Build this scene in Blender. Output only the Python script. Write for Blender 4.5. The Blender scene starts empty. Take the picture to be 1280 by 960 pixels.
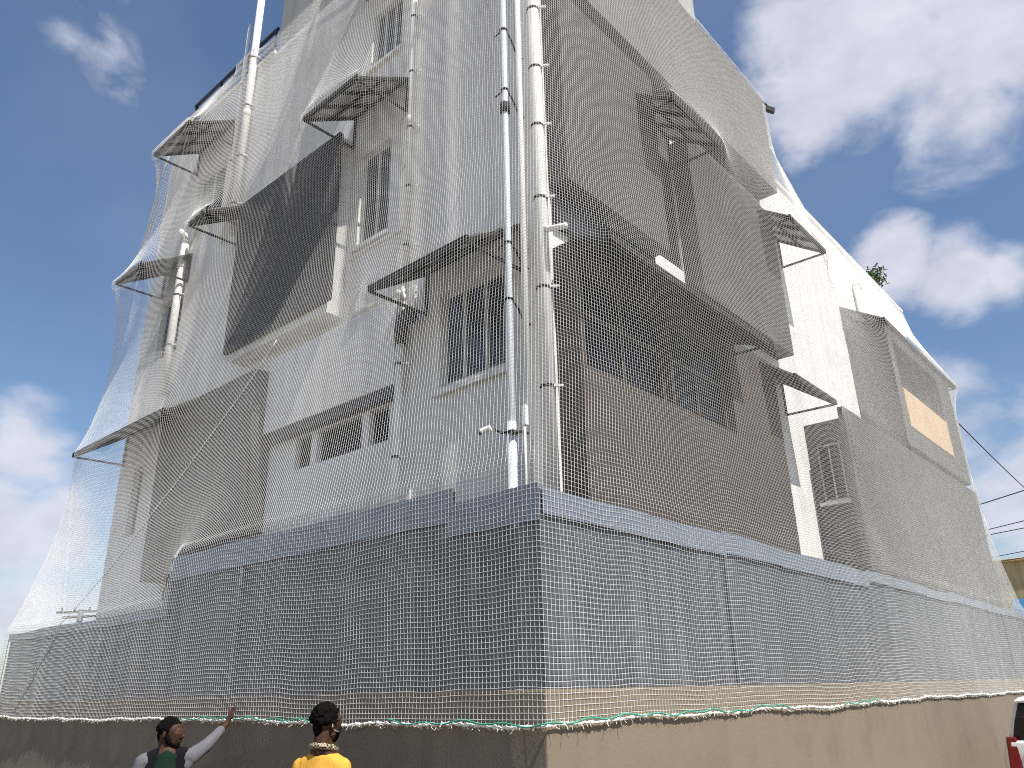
import bpy, bmesh, math, random
import numpy as np
from mathutils import Vector, Matrix
random.seed(7); RNG = np.random.default_rng(7)
S = bpy.context.scene
COL = S.collection
A, B = 1.1, 0.70            # left facade plane x=A, right facade plane y=B (compound wall corner is the origin)

# ------------------------------------------------------------------ helpers
class MB:
    def __init__(s): s.v = []; s.f = []
    def add(s, vs, fs):
        o = len(s.v); s.v += [tuple(p) for p in vs]; s.f += [tuple(i + o for i in f) for f in fs]; return s
    def box(s, x0, x1, y0, y1, z0, z1):
        x0, x1 = sorted((x0, x1)); y0, y1 = sorted((y0, y1)); z0, z1 = sorted((z0, z1))
        return s.add([(x0,y0,z0),(x1,y0,z0),(x1,y1,z0),(x0,y1,z0),(x0,y0,z1),(x1,y0,z1),(x1,y1,z1),(x0,y1,z1)],
                     [(3,2,1,0),(4,5,6,7),(0,1,5,4),(1,2,6,5),(2,3,7,6),(3,0,4,7)])
    def quad(s, a, b, c, d): return s.add([a,b,c,d], [(0,1,2,3)])
    def hexa(s, lo, hi):      # two quads, same winding
        return s.add(list(lo)+list(hi), [(3,2,1,0),(4,5,6,7),(0,1,5,4),(1,2,6,5),(2,3,7,6),(3,0,4,7)])
    def bar(s, p, q, w, h=None):
        p = Vector(p); q = Vector(q); h = h or w; t = (q-p).normalized()
        up = Vector((0,0,1)) if abs(t.z) < .95 else Vector((0,1,0))
        a = t.cross(up).normalized()*w/2; b = a.cross(t).normalized()*h/2
        return s.hexa([p-a-b,p+a-b,p+a+b,p-a+b],[q-a-b,q+a-b,q+a+b,q-a+b])
    def tube(s, pts, r, n=10, cap=True):
        P = [Vector(p) for p in pts]; rs = r if isinstance(r,(list,tuple)) else [r]*len(P)
        rings = []; ref = None
        for i,p in enumerate(P):
            t = (P[min(i+1,len(P)-1)]-P[max(i-1,0)]).normalized()
            if ref is None: ref = Vector((0,0,1)) if abs(t.z)<.9 else Vector((1,0,0))
            a = t.cross(ref).normalized(); b = t.cross(a).normalized()
            ref = a.cross(t).normalized() if a.cross(t).length>1e-6 else ref
            rings.append([p + (a*math.cos(2*math.pi*k/n)+b*math.sin(2*math.pi*k/n))*rs[i] for k in range(n)])
        vs = [v for rg in rings for v in rg]; fs = []
        for i in range(len(P)-1):
            for k in range(n):
                fs.append((i*n+k, i*n+(k+1)%n, (i+1)*n+(k+1)%n, (i+1)*n+k))
        if cap: fs += [tuple(range(n))[::-1], tuple((len(P)-1)*n+k for k in range(n))]
        return s.add(vs, fs)
    def build(s, name, m, parent=None, bevel=0, smooth=False):
        me = bpy.data.meshes.new(name); me.from_pydata(s.v, [], s.f); me.update()
        bm = bmesh.new(); bm.from_mesh(me); bmesh.ops.recalc_face_normals(bm, faces=bm.faces); bm.to_mesh(me); bm.free()
        if m: me.materials.append(m)
        if smooth: me.shade_smooth()
        o = bpy.data.objects.new(name, me); COL.objects.link(o)
        if parent: o.parent = parent
        if bevel:
            b = o.modifiers.new('bevel','BEVEL'); b.width = bevel; b.segments = 2; b.limit_method = 'ANGLE'; b.angle_limit = math.radians(40)
        return o
def tag(o, label=None, cat=None, group=None, kind=None):
    if label: o['label'] = label
    if cat: o['category'] = cat
    if group: o['group'] = group
    if kind: o['kind'] = kind
    return o
def empty(name, loc=(0,0,0), label=None, cat=None, group=None):
    o = bpy.data.objects.new(name, None); COL.objects.link(o); o.location = loc; o.empty_display_size = .1
    return tag(o, label, cat, group)
def keep(o, parent):          # parent without moving a mesh that is written in world coordinates
    o.parent = parent; o.matrix_parent_inverse = Matrix.Translation(parent.location).inverted(); return o

# ------------------------------------------------------------------ materials
def newmat(name):
    m = bpy.data.materials.new(name); m.use_nodes = True
    nt = m.node_tree; b = nt.nodes['Principled BSDF']; return m, nt, b
def ramp(nt, fac, stops):
    r = nt.nodes.new('ShaderNodeValToRGB'); e = r.color_ramp.elements
    while len(e) < len(stops): e.new(.5)
    for i,(p,c) in enumerate(stops): e[i].position = p; e[i].color = (*c,1) if len(c)==3 else c
    nt.links.new(fac, r.inputs['Fac']); return r.outputs['Color']
def noise(nt, scale, detail=5, rough=.6, vec=None, stretch=None):
    n = nt.nodes.new('ShaderNodeTexNoise'); n.inputs['Scale'].default_value = scale
    n.inputs['Detail'].default_value = detail; n.inputs['Roughness'].default_value = rough
    tc = nt.nodes.new('ShaderNodeTexCoord'); out = tc.outputs['Object']
    if stretch:
        mp = nt.nodes.new('ShaderNodeMapping'); mp.inputs['Scale'].default_value = stretch
        nt.links.new(out, mp.inputs['Vector']); out = mp.outputs['Vector']
    nt.links.new(out, n.inputs['Vector']); return n.outputs['Fac']
def mixc(nt, fac, a, b, mode='MIX'):
    m = nt.nodes.new('ShaderNodeMix'); m.data_type = 'RGBA'; m.blend_type = mode
    for sock, v in ((m.inputs['Factor'],fac),(m.inputs['A'],a),(m.inputs['B'],b)):
        if isinstance(v,(int,float)): sock.default_value = v
        elif isinstance(v,tuple): sock.default_value = (*v,1)
        else: nt.links.new(v, sock)
    return m.outputs['Result']
def bump(nt, bsdf, h, strength=.2, dist=.01):
    b = nt.nodes.new('ShaderNodeBump'); b.inputs['Strength'].default_value = strength; b.inputs['Distance'].default_value = dist
    nt.links.new(h, b.inputs['Height']); nt.links.new(b.outputs['Normal'], bsdf.inputs['Normal'])
def plaster(name, c, dirt=.25, streak=.25, rough=.85, grain=60, bs=.25):
    m, nt, b = newmat(name)
    dk = tuple(x*(1-dirt) for x in c); lt = tuple(min(1,x*1.06) for x in c)
    base = ramp(nt, noise(nt, 1.7, 7, .65), [(.3,dk),(.5,c),(.75,lt)])
    st = ramp(nt, noise(nt, 1, 4, .6, stretch=(7,7,.35)), [(.42,(1,1,1)),(.68,tuple(1-streak*k for k in (.8,.9,1)))])
    col = mixc(nt, 1.0, base, st, 'MULTIPLY')
    nt.links.new(col, b.inputs['Base Color']); b.inputs['Roughness'].default_value = rough
    bump(nt, b, noise(nt, grain, 4, .7), bs, .006); return m
def simple(name, c, rough=.5, metal=0, var=.12, scale=9, bs=0, spec=None):
    m, nt, b = newmat(name)
    col = ramp(nt, noise(nt, scale, 4), [(.3,tuple(x*(1-var) for x in c)),(.7,tuple(min(1,x*(1+var)) for x in c))])
    nt.links.new(col, b.inputs['Base Color']); b.inputs['Roughness'].default_value = rough; b.inputs['Metallic'].default_value = metal
    if spec is not None: b.inputs['Specular IOR Level'].default_value = spec
    if bs: bump(nt, b, noise(nt, scale*8, 3), bs, .003)
    return m
M = {}
M['white'] = plaster('white_plaster', (.735,.725,.695), .13, .18)
M['greyclad'] = plaster('grey_brown_render', (.038,.036,.034), .18, .14, .8, 90, .2)
M['cladpale'] = plaster('taupe_render', (.056,.040,.029), .12, .12, .8, 90, .2)
M['uppergrey'] = plaster('upper_storey_grey', (.145,.137,.128), .1, .1)
M['darkclad'] = plaster('dark_brown_render', (.048,.041,.036), .18, .12, .8, 90, .2)
M['grey'] = plaster('grey_render', (.065,.060,.054), .12, .12)
M['towergrey'] = plaster('tower_grey_render', (.33,.34,.33), .08, .2)
M['tan'] = plaster('tan_compound_render', (.185,.148,.108), .16, .05, .9, 35, .5)
M['peach'] = plaster('peach_paint', (.52,.37,.21), .05, .08)
M['pvc'] = simple('white_pvc', (.80,.78,.73), .35, 0, .05, 4)
M['pvcshade'] = simple('grey_pvc', (.45,.45,.45), .4, 0, .08, 4)
M['black'] = simple('black_paint', (.018,.018,.02), .45)
M['steel'] = simple('dark_steel_frame', (.028,.026,.025), .75, 0, spec=.15)
M['galv'] = simple('galvanised_steel', (.74,.77,.82), .3, .25, .06, 20)
M['rail'] = simple('blue_grey_rail', (.03,.036,.055), .45, .2)
M['alu'] = simple('window_frame_paint', (.52,.52,.48), .45)
M['wood'] = simple('ochre_window_frame', (.17,.135,.075), .55)
M['darkwood'] = simple('dark_ochre_frame', (.07,.058,.035), .6)
M['glass'] = simple('dark_window_glass', (.008,.009,.010), .25, 0, .3, 1.5, spec=.06)
M['glassblue'] = simple('blue_window_glass', (.025,.035,.05), .12, 0, .3, 1.5)
def hoodmat():
    m, nt, b = newmat('translucent_sunshade_sheet')
    c = ramp(nt, noise(nt, 3, 5), [(.3,(.20,.19,.17)),(.7,(.33,.31,.28))])
    nt.links.new(c, b.inputs['Base Color']); b.inputs['Roughness'].default_value = .5
    tl = nt.nodes.new('ShaderNodeBsdfTranslucent'); nt.links.new(c, tl.inputs['Color'])
    tr = nt.nodes.new('ShaderNodeBsdfTransparent'); tr.inputs['Color'].default_value = (.8,.8,.78,1)
    m1 = nt.nodes.new('ShaderNodeMixShader'); m1.inputs[0].default_value = .35; nt.links.new(b.outputs[0], m1.inputs[1]); nt.links.new(tl.outputs[0], m1.inputs[2])
    m2 = nt.nodes.new('ShaderNodeMixShader'); m2.inputs[0].default_value = .22; nt.links.new(m1.outputs[0], m2.inputs[1]); nt.links.new(tr.outputs[0], m2.inputs[2])
    nt.links.new(m2.outputs[0], nt.nodes['Material Output'].inputs['Surface'])
    return m
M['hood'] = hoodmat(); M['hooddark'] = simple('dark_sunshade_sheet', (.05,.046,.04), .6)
def sheetmat():
    m, nt, b = newmat('smoky_plastic_sheet')
    tc = nt.nodes.new('ShaderNodeTexCoord')
    # fine flutes run upright: distance along the run is x+y in this L shaped fence
    sp = nt.nodes.new('ShaderNodeSeparateXYZ'); nt.links.new(tc.outputs['Object'], sp.inputs[0])
    ad = nt.nodes.new('ShaderNodeMath'); ad.operation='ADD'; nt.links.new(sp.outputs['X'], ad.inputs[0]); nt.links.new(sp.outputs['Y'], ad.inputs[1])
    mu = nt.nodes.new('ShaderNodeMath'); mu.operation='MULTIPLY'; mu.inputs[1].default_value = 2*math.pi/.011; nt.links.new(ad.outputs[0], mu.inputs[0])
    si = nt.nodes.new('ShaderNodeMath'); si.operation='SINE'; nt.links.new(mu.outputs[0], si.inputs[0])
    col = ramp(nt, noise(nt, 1, 6, .65, stretch=(9,9,.3)), [(.28,(.070,.078,.090)),(.5,(.098,.108,.122)),(.78,(.185,.198,.215))])
    nt.links.new(col, b.inputs['Base Color']); b.inputs['Roughness'].default_value = .33
    b.inputs['Specular IOR Level'].default_value = .7
    bump(nt, b, si.outputs[0], .35, .002)
    tr = nt.nodes.new('ShaderNodeBsdfTransparent'); tr.inputs['Color'].default_value = (.75,.8,.85,1)
    mx = nt.nodes.new('ShaderNodeMixShader'); mx.inputs[0].default_value = .22
    nt.links.new(b.outputs[0], mx.inputs[1]); nt.links.new(tr.outputs[0], mx.inputs[2])
    nt.links.new(mx.outputs[0], nt.nodes['Material Output'].inputs['Surface']); return m
M['sheet'] = sheetmat()
M['clear'] = simple('pale_plastic_strip', (.15,.172,.205), .3, 0, .1, 4)
M['twine'] = simple('white_nylon_twine', (.88,.875,.86), .7, 0, .04, 3)
M['hem'] = simple('white_rope', (.78,.77,.72), .8, 0, .12, 60, .3)
M['cord'] = simple('green_cord', (.04,.30,.20), .7, 0, .2, 40)

# ------------------------------------------------------------------ world, sun, camera
sun_dir = Vector((-.085,-.57,.80)).normalized()
W = bpy.data.worlds.new('World'); S.world = W; W.use_nodes = True
nt = W.node_tree; bg = nt.nodes['Background']
sky = nt.nodes.new('ShaderNodeTexSky'); sky.sky_type = 'NISHITA'; sky.sun_disc = False
sky.sun_elevation = math.asin(sun_dir.z); sky.sun_rotation = math.atan2(sun_dir.x, sun_dir.y)
sky.air_density = 1.25; sky.dust_density = .9; sky.ozone_density = 2.2; sky.altitude = 300
tc = nt.nodes.new('ShaderNodeTexCoord'); D = tc.outputs['Generated']
def vmath(op, a, b=None):
    n = nt.nodes.new('ShaderNodeVectorMath'); n.operation = op
    nt.links.new(a, n.inputs[0])
    if b is not None:
        if isinstance(b, tuple): n.inputs[1].default_value = b
        else: nt.links.new(b, n.inputs[1])
    return n
def math_(op, a, b=None, clamp=False):
    n = nt.nodes.new('ShaderNodeMath'); n.operation = op; n.use_clamp = clamp
    for i,v in enumerate((a,b)):
        if v is None: continue
        if isinstance(v,(int,float)): n.inputs[i].default_value = v
        else: nt.links.new(v, n.inputs[i])
    return n.outputs[0]
CL = [((.751,.123,.649),.15,1),((.79,.055,.61),.15,1),((.761,.212,.613),.085,.9),((.717,.18,.67),.10,.8),((.80,-.06,.60),.16,1),
      ((.877,.185,.443),.062,1.0),((.899,.128,.419),.062,1.0),((.909,.09,.409),.05,.85),
      ((.261,.933,.247),.075,1.0),((.298,.937,.183),.07,.95),((.24,.955,.188),.10,1),((.282,.955,.091),.14,.75),((.2,.98,.02),.16,.8),((.35,.93,.02),.16,.8),
      ((.215,.737,.641),.055,.50),((.238,.751,.616),.05,.50),((.16,.744,.649),.05,.36),((.20,.70,.68),.04,.3),
      ((.969,.153,.193),.14,.72),((.932,.174,.30),.07,.45),((.964,.10,.231),.09,.65),
      ((-.75,-.45,.45),.5,.8),((.3,-.8,.4),.4,1),((-.85,.25,.5),.25,.6),((-.2,.2,.95),.2,.6)]  # clouds out of view, added and sized to whiten fill on the left face
acc = None
for c, r, w in CL:
    d = Vector(c).normalized()
    dist = vmath('DISTANCE', D, tuple(d)).outputs['Value']
    k = math_('MULTIPLY', math_('SUBTRACT', 1, math_('DIVIDE', dist, r*1.25), True), w)
    acc = k if acc is None else math_('MAXIMUM', acc, k)
def wnoise(scale, det, rough, dist=0, sc=(1,1,1.6)):
    mp = nt.nodes.new('ShaderNodeMapping'); mp.inputs['Scale'].default_value = sc; nt.links.new(D, mp.inputs['Vector'])
    n = nt.nodes.new('ShaderNodeTexNoise'); n.inputs['Scale'].default_value = scale; n.inputs['Detail'].default_value = det
    n.inputs['Roughness'].default_value = rough; n.inputs['Distortion'].default_value = dist
    nt.links.new(mp.outputs[0], n.inputs['Vector']); return n.outputs['Fac']
n1 = wnoise(9, 9, .56, .25); n2 = wnoise(3.0, 5, .5)
den = math_('ADD', math_('MULTIPLY', acc, 1.25), math_('MULTIPLY', math_('SUBTRACT', n1, .55), 1.5))
den = math_('MULTIPLY', den, math_('MINIMUM', math_('MULTIPLY', acc, 5), 1))
mr = nt.nodes.new('ShaderNodeMapRange'); mr.interpolation_type = 'SMOOTHSTEP'
mr.inputs['From Min'].default_value = .18; mr.inputs['From Max'].default_value = .85; mr.inputs['To Max'].default_value = .88
nt.links.new(den, mr.inputs['Value'])
# thin general veil
veil = math_('MULTIPLY', math_('SUBTRACT', n2, .42, True), .35)
cov = math_('MAXIMUM', mr.outputs[0], veil, True)
ccol = ramp(nt, wnoise(14, 6, .55), [(.3,(5.6,5.75,6.7)),(.7,(7.2,7.3,8.0))])
tint = mixc(nt, 1.0, sky.outputs['Color'], (.90,.98,1.08), 'MULTIPLY')
skyc = mixc(nt, cov, tint, ccol)
nt.links.new(skyc, bg.inputs['Color']); bg.inputs['Strength'].default_value = .08
sl = bpy.data.lights.new('sun','SUN'); sl.energy = 5.0; sl.angle = math.radians(.53); sl.color = (1,.955,.88)
so = bpy.data.objects.new('sun', sl); COL.objects.link(so); so.rotation_euler = (-sun_dir).to_track_quat('-Z','Y').to_euler(); so.location = (0,-8,20)
cd = bpy.data.cameras.new('camera'); cam = bpy.data.objects.new('camera', cd); COL.objects.link(cam)
Rm = Matrix(((0.66509105,-0.26009065,-0.70000483),(-0.74649397,-0.25668769,-0.61388776),(-0.02001616,0.93084063,-0.36487678)))
cam.matrix_world = Matrix.Translation((-3.3706515,-2.7691235,1.75)) @ Rm.to_4x4()
cd.sensor_width = 36; cd.lens = 36*977/1280; cd.clip_end = 3000; cd.clip_start = .05
S.camera = cam
S.view_settings.view_transform = 'Standard'; S.view_settings.look = 'None'; S.view_settings.gamma = 1
S.view_settings.exposure = .55; S.view_settings.use_curve_mapping = False
S.cycles.max_bounces = 6; S.cycles.transparent_max_bounces = 12
S.cycles.use_denoising = False
S.cycles.pixel_filter_type = 'BLACKMAN_HARRIS'; S.cycles.filter_width = 1.05

# ------------------------------------------------------------------ ground
gm, gnt, gb = newmat('dusty_ground')
gc = ramp(gnt, noise(gnt, .6, 8, .65), [(.3,(.16,.125,.09)),(.55,(.23,.185,.135)),(.75,(.30,.25,.19))])
gnt.links.new(gc, gb.inputs['Base Color']); gb.inputs['Roughness'].default_value = .95; bump(gnt, gb, noise(gnt, 25, 6, .7), .6, .02)
GZ=.22
tag(MB().quad((-600,-600,GZ),(600,-600,GZ),(600,600,GZ),(-600,600,GZ)).build('ground', gm), kind='structure')
rm_, rnt, rb = newmat('asphalt')
rc = ramp(rnt, noise(rnt, 2, 8, .7), [(.3,(.045,.043,.042)),(.7,(.075,.07,.066))])
rnt.links.new(rc, rb.inputs['Base Color']); rb.inputs['Roughness'].default_value = .9; bump(rnt, rb, noise(rnt, 90, 4, .8), .5, .01)
rd = MB(); rd.quad((-7,-9,GZ+.004),(200,-9,GZ+.004),(200,-2.2,GZ+.004),(-7,-2.2,GZ+.004)); rd.quad((-9,-2.196,GZ+.004),(-2.6,-2.196,GZ+.004),(-2.6,120,GZ+.004),(-9,120,GZ+.004))
tag(rd.build('road', rm_), kind='structure')

# ------------------------------------------------------------------ compound wall
cw = MB()
O=[(0,0),(15.2,0),(15.2,.2),(.2,.2),(.2,15),(0,15)]
n=len(O)
cw.add([(x,y,-.05) for x,y in O]+[(x,y,1.752) for x,y in O], [tuple(range(n))[::-1], tuple(range(n,2*n))]+[(i,(i+1)%n,n+(i+1)%n,n+i) for i in range(n)])
cwo = cw.build('compound_wall', M['tan'], bevel=.012)
tag(cwo, 'tan rendered boundary wall running round the street corner below the net', 'wall')

# ------------------------------------------------------------------ plastic sheets on the wall
def sheet(side, u0, u1, z1, off, label, strip=.16):
    def P(u, d, z): return (-d, u, z) if side == 'L' else (u, -d, z)
    loc = P((u0+u1)/2, 0, 1.752)
    e = empty('plastic_sheet', loc, label, 'plastic sheet', 'smoky plastic sheets standing on the boundary wall')
    def skin(za, zb, d0, nm, mat, nz, wav=1, u0=u0, u1=u1):
        nu = 28; mb = MB(); ph = random.random()*6; ph2 = random.random()*6
        top = [random.uniform(-.006,.006) for _ in range(3)]
        for layer in (0,1):
            vs=[]
            for j in range(nz+1):
                for i in range(nu+1):
                    s=i/nu; t=j/nz; u=u0+(u1-u0)*s
                    w=(.004*math.sin(s*6.3*1.2+ph)+.002*math.sin(s*19+ph2+t*2))*wav
                    zz=za+(zb-za)*t + (.006*math.sin(s*5+ph2)+top[0]*s)*t
                    vs.append(P(u, d0+(.004 if layer else 0)+w*min(1,t*2+.2), zz))
            if layer==0: V0=vs
            else: V1=vs
        N=(nu+1)*(nz+1); mb.v=V0+V1; idx=lambda i,j:j*(nu+1)+i
        for j in range(nz):
            for i in range(nu):
                q=(idx(i,j),idx(i+1,j),idx(i+1,j+1),idx(i,j+1)); mb.f.append(q); mb.f.append(tuple(k+N for k in q[::-1]))
        for j in range(nz):
            for i in (0,nu): mb.f.append((idx(i,j),idx(i,j+1),idx(i,j+1)+N,idx(i,j)+N))
        for i in range(nu):
            for j in (0,nz): mb.f.append((idx(i,j),idx(i+1,j),idx(i+1,j)+N,idx(i,j)+N))
        o = mb.build(nm, mat, smooth=False); keep(o, e); return o
    skin(1.754, z1, off, 'fluted_panel', M['sheet'], 10)
    if strip: skin(z1-strip, z1+.008, .0088+(int(u0*7)%2)*.0015, 'top_strip', M['clear'], 2, .1)
    if int(u0*10)%3==1: skin(1.76, z1-strip-.004, .012, 'joint_strip', M['clear'], 2, 0, u1-.035, u1-.012)
    return e
ordn=['first','second','third','fourth','fifth','sixth','seventh','eighth','ninth','tenth','eleventh','twelfth','thirteenth']
us=[0.014,1.08,2.15,3.2,4.27,5.3,6.35,7.4,8.45,9.5,10.55,11.6,12.6,13.35]
for i in range(13):
    sheet('R', us[i], us[i+1]+(.05 if i<12 else 0), 2.83+random.uniform(-.012,.012), -.012+(i%2)*.0025-.006,
          f'{ordn[i]} smoky plastic sheet right of the wall corner, on the sunlit side', .15 if i<5 else .1)
us=[0.0,.69,1.9,3.1,4.3,5.65,7.0,8.33]
for i in range(7):
    z=2.84 if i==0 else 2.925 if i<4 else 2.49
    sheet('L', us[i], us[i+1]+(.05 if i<6 else 0), z+random.uniform(-.008,.008), -.012+(i%2)*.0025-.006,
          [f'narrow smoky plastic sheet first left of the wall corner, in shade', 'second smoky plastic sheet left of the wall corner, a little taller than the corner one','third smoky plastic sheet left of the wall corner, in shade',
           'fourth sheet left of the wall corner, where the tall row ends','fifth sheet left of the wall corner, first of the lower row','sixth sheet left of the wall corner, middle of the lower row','seventh and farthest sheet left of the wall corner, at the net end'][i], .2 if i<4 else .08)
fr = empty('sheet_support_frame', (.1,.1,1.75), 'dark steel post frame half seen behind the smoky plastic sheets on the wall', 'frame')
for i in range(6):
    keep(MB().box(.07,.11,.35+i*1.55,.39+i*1.55,1.745,2.45).build('post', M['steel']), fr)
for i in range(9):
    keep(MB().box(.4+i*1.6,.44+i*1.6,.07,.11,1.745,2.78).build('post', M['steel']), fr)
keep(MB().box(.065,.08,.12,8.2,2.38,2.42).build('top_rail', M['steel']), fr); keep(MB().box(.4,13.3,.065,.08,2.62,2.66).build('top_rail', M['steel']), fr)
# dark shade cloth hung inside the sheets
cl = MB(); cl.box(.125,.132,.14,4.25,1.76,2.66); cl.box(.14,13.3,.125,.132,1.76,2.62)
keep(cl.build('shade_cloth', simple('dark_shade_cloth',(.02,.023,.024),.9)), fr)

# ------------------------------------------------------------------ building
bld = empty('apartment_building', (4,4,0), 'white and grey-brown three storey apartment building wrapped in netting behind the boundary wall', 'building')
def part(mb, name, mat, parent=None, bevel=.006, smooth=False, label=None):
    o = mb.build(name, mat, bevel=bevel, smooth=smooth)
    p = parent or bld
    if parent: o.parent = parent      # parents are meshes at identity relative to bld
    else: keep(o, bld)
    if label: o['label'] = label
    return o
def facade(mb, side, plane, u0, u1, z0, z1, ops, depth=.13):
    us_ = sorted({u0,u1,*[v for o in ops for v in o[:2]]}); zs = sorted({z0,z1,*[v for o in ops for v in o[2:4]]})
    P = (lambda u,z,d=0:(plane+d,u,z)) if side=='L' else (lambda u,z,d=0:(u,plane+d,z))
    for i in range(len(us_)-1):
        for j in range(len(zs)-1):
            cu=(us_[i]+us_[i+1])/2; cz=(zs[j]+zs[j+1])/2
            if any(o[0]<cu<o[1] and o[2]<cz<o[3] for o in ops): continue
            mb.quad(P(us_[i],zs[j]),P(us_[i+1],zs[j]),P(us_[i+1],zs[j+1]),P(us_[i],zs[j+1]))
    for a,b,c,d in ops:
        mb.quad(P(a,c),P(b,c),P(b,c,depth),P(a,c,depth)); mb.quad(P(a,d),P(b,d),P(b,d,depth),P(a,d,depth))
        mb.quad(P(a,c),P(a,d),P(a,d,depth),P(a,c,depth)); mb.quad(P(b,c),P(b,d),P(b,d,depth),P(b,c,depth))
        mb.quad(P(a,c,depth),P(b,c,depth),P(b,d,depth),P(a,d,depth))
def window(side, plane, a, b, c, d, nm=2, fm='alu', gm='glass', dep=.05, fw=.045, trans=None):
    def bx(mb,u0,u1,z0,z1,d0,d1):
        if side=='L': mb.box(plane+d0,plane+d1,u0,u1,z0,z1)
        else: mb.box(u0,u1,plane+d0,plane+d1,z0,z1)
    f=MB(); e=.002
    bx(f,a+e,b-e,c+e,c+fw,dep,dep+.05); bx(f,a+e,b-e,d-fw,d-e,dep,dep+.05)
    bx(f,a+e,a+fw,c+fw,d-fw,dep,dep+.05); bx(f,b-fw,b-e,c+fw,d-fw,dep,dep+.05)
    for k in range(1,nm):
        u=a+(b-a)*k/nm; bx(f,u-fw*.4,u+fw*.4,c+fw,d-fw,dep+.003,dep+.047)
    if trans: bx(f,a+fw,b-fw,trans-.02,trans+.02,dep+.006,dep+.044)
    fo=part(f,'window',M[fm],bevel=.003)
    p=MB(); bx(p,a+fw*.8,b-fw*.8,c+fw*.8,d-fw*.8,dep+.02,dep+.028); part(p,'pane',M[gm],fo,bevel=0)
    return fo
# left facade, x = A
OPL=[(1.22,2.02,4.28,5.22),(2.85,3.38,6.32,7.5),(2.75,3.3,8.75,9.65),(7.93,8.22,3.78,4.75),
     (2.70,3.0,3.95,4.30),(3.11,3.85,3.95,4.30),(3.95,4.23,3.95,4.30),(7.5,8.15,6.35,7.3),(6.7,7.55,8.35,9.25)]
OPR=[(2.80,3.425,5.9,7.3),]
w=MB()
facade(w,'L',A,B,8.72,0,10.55,OPL); facade(w,'R',B,A,6.6,0,9.62,OPR); w.box(A+.003,A+.16,B+.003,8.715,9.55,10.548)
w.quad((A,8.72,0),(6.6,8.72,0),(6.6,8.72,9.62),(A,8.72,9.62)); w.quad((6.6,B,0),(6.6,8.72,0),(6.6,8.72,9.62),(6.6,B,9.62))
w.quad((A,B,9.62),(6.6,B,9.62),(6.6,8.72,9.62),(A,8.72,9.62))
wall=part(w,'wall',M['white'],bevel=0)
# lower right hand wing
w=MB(); w.box(6.603,12.6,B+.002,8.6,0,8.72); part(w,'wing_wall',M['white'],bevel=.01)
part(MB().box(6.62,12.63,B-.03,B+.10,8.72,8.78),'parapet_coping',M['white'])
part(MB().box(A-.02,A+.14,5.65,8.74,10.55,10.62),'parapet_coping',M['white'])
part(MB().box(A+.01,5.2,.95,5.58,10.56,13.2),'stair_tower',M['towergrey'],bevel=.01)
# windows left
window('L',A,*OPL[0],3,'alu','glassblue',trans=None); window('L',A,*OPL[1],2,'alu','glassblue'); window('L',A,*OPL[2],3,'alu','glassblue')
window('L',A,*OPL[3],1,'alu','glassblue'); window('L',A,*OPL[7],2); window('L',A,*OPL[8],2)
for k in (4,5,6): window('L',A,*OPL[k],1,'darkwood','glass',dep=.06,fw=.014)
window('R',B,*OPR[0],2,'steel','glass',dep=.02)
for a,b,z in ((1.16,2.08,4.24),(2.80,3.43,6.28),(2.7,3.35,8.71)):
    part(MB().box(A-.05,A+.03,a,b,z-.05,z),'sill',M['white'])
# bays on the left face
part(MB().box(.885,A+.01,3.555,5.5,5.50,7.8),'bay_wall',M['white'])
part(MB().box(.825,.883,3.445,5.56,5.60,7.74),'cladding',M['greyclad'],bevel=.008)
part(MB().box(.835,A+.01,4.74,6.95,3.05,5.19),'bay_wall',M['greyclad'],bevel=.008,label='grey-brown bay low on the left side')
part(MB().box(.985,A+.01,2.52,4.73,4.43,5.33),'lintel_beam',M['white'],bevel=.008)
part(MB().box(1.0,A+.01,2.53,4.72,4.32,4.427),'soffit_shade_strip',M['black'],bevel=.004)  # black strip paints the shaded soffit under the lintel beam
part(MB().box(A-.012,A+.01,2.36,2.515,3.0,5.45),'wall_rib',M['white'])
part(MB().box(A-.03,A+.01,2.52,3.35,5.45,5.49),'ledge',M['white'])
part(MB().box(A-.03,A+.01,2.5,3.5,6.17,6.21),'ledge',M['white'])
# bays on the right face
YF=.46
b=MB()  # bay A: solid ends, parapet and head, with two openings' recess
facade(b,'R',YF,1.13,4.86,2.2,5.18,[(1.19,2.50,4.08,5.0),(2.53,3.70,4.08,5.0)],.16)
b.quad((1.13,YF,2.2),(1.13,B,2.2),(1.13,B,5.18),(1.13,YF,5.18)); b.quad((4.86,YF,2.2),(4.86,B,2.2),(4.86,B,5.18),(4.86,YF,5.18))
b.quad((1.13,YF,5.18),(4.86,YF,5.18),(4.86,B,5.18),(1.13,B,5.18)); b.quad((1.13,YF,2.2),(4.86,YF,2.2),(4.86,B,2.2),(1.13,B,2.2))
part(b,'bay_wall',M['cladpale'],bevel=0,label='taupe bay with the dark window band beside the corner')
window('R',YF,1.19,2.50,4.08,5.0,2,'darkwood','glass',trans=4.6,fw=.035,dep=.08); window('R',YF,2.53,3.70,4.08,5.0,2,'darkwood','glass',trans=4.6,fw=.035,dep=.08)
part(MB().box(1.12,2.77,YF+.03,B+.01,5.78,8.028),'bay_wall',M['darkclad'],bevel=.008)
part(MB().box(3.43,5.66,YF+.02,B+.01,5.55,7.58),'bay_wall',M['darkclad'],bevel=.008)
part(MB().box(1.12,5.88,YF-.04,B+.12,8.03,9.66),'upper_bay_wall',M['uppergrey'],bevel=.008)
part(MB().box(1.14,2.74,B-.06,B+.01,5.40,5.778),'bay_shade_slab',M['black'])  # black slab stands in for the shade beneath the upper bay
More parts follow.
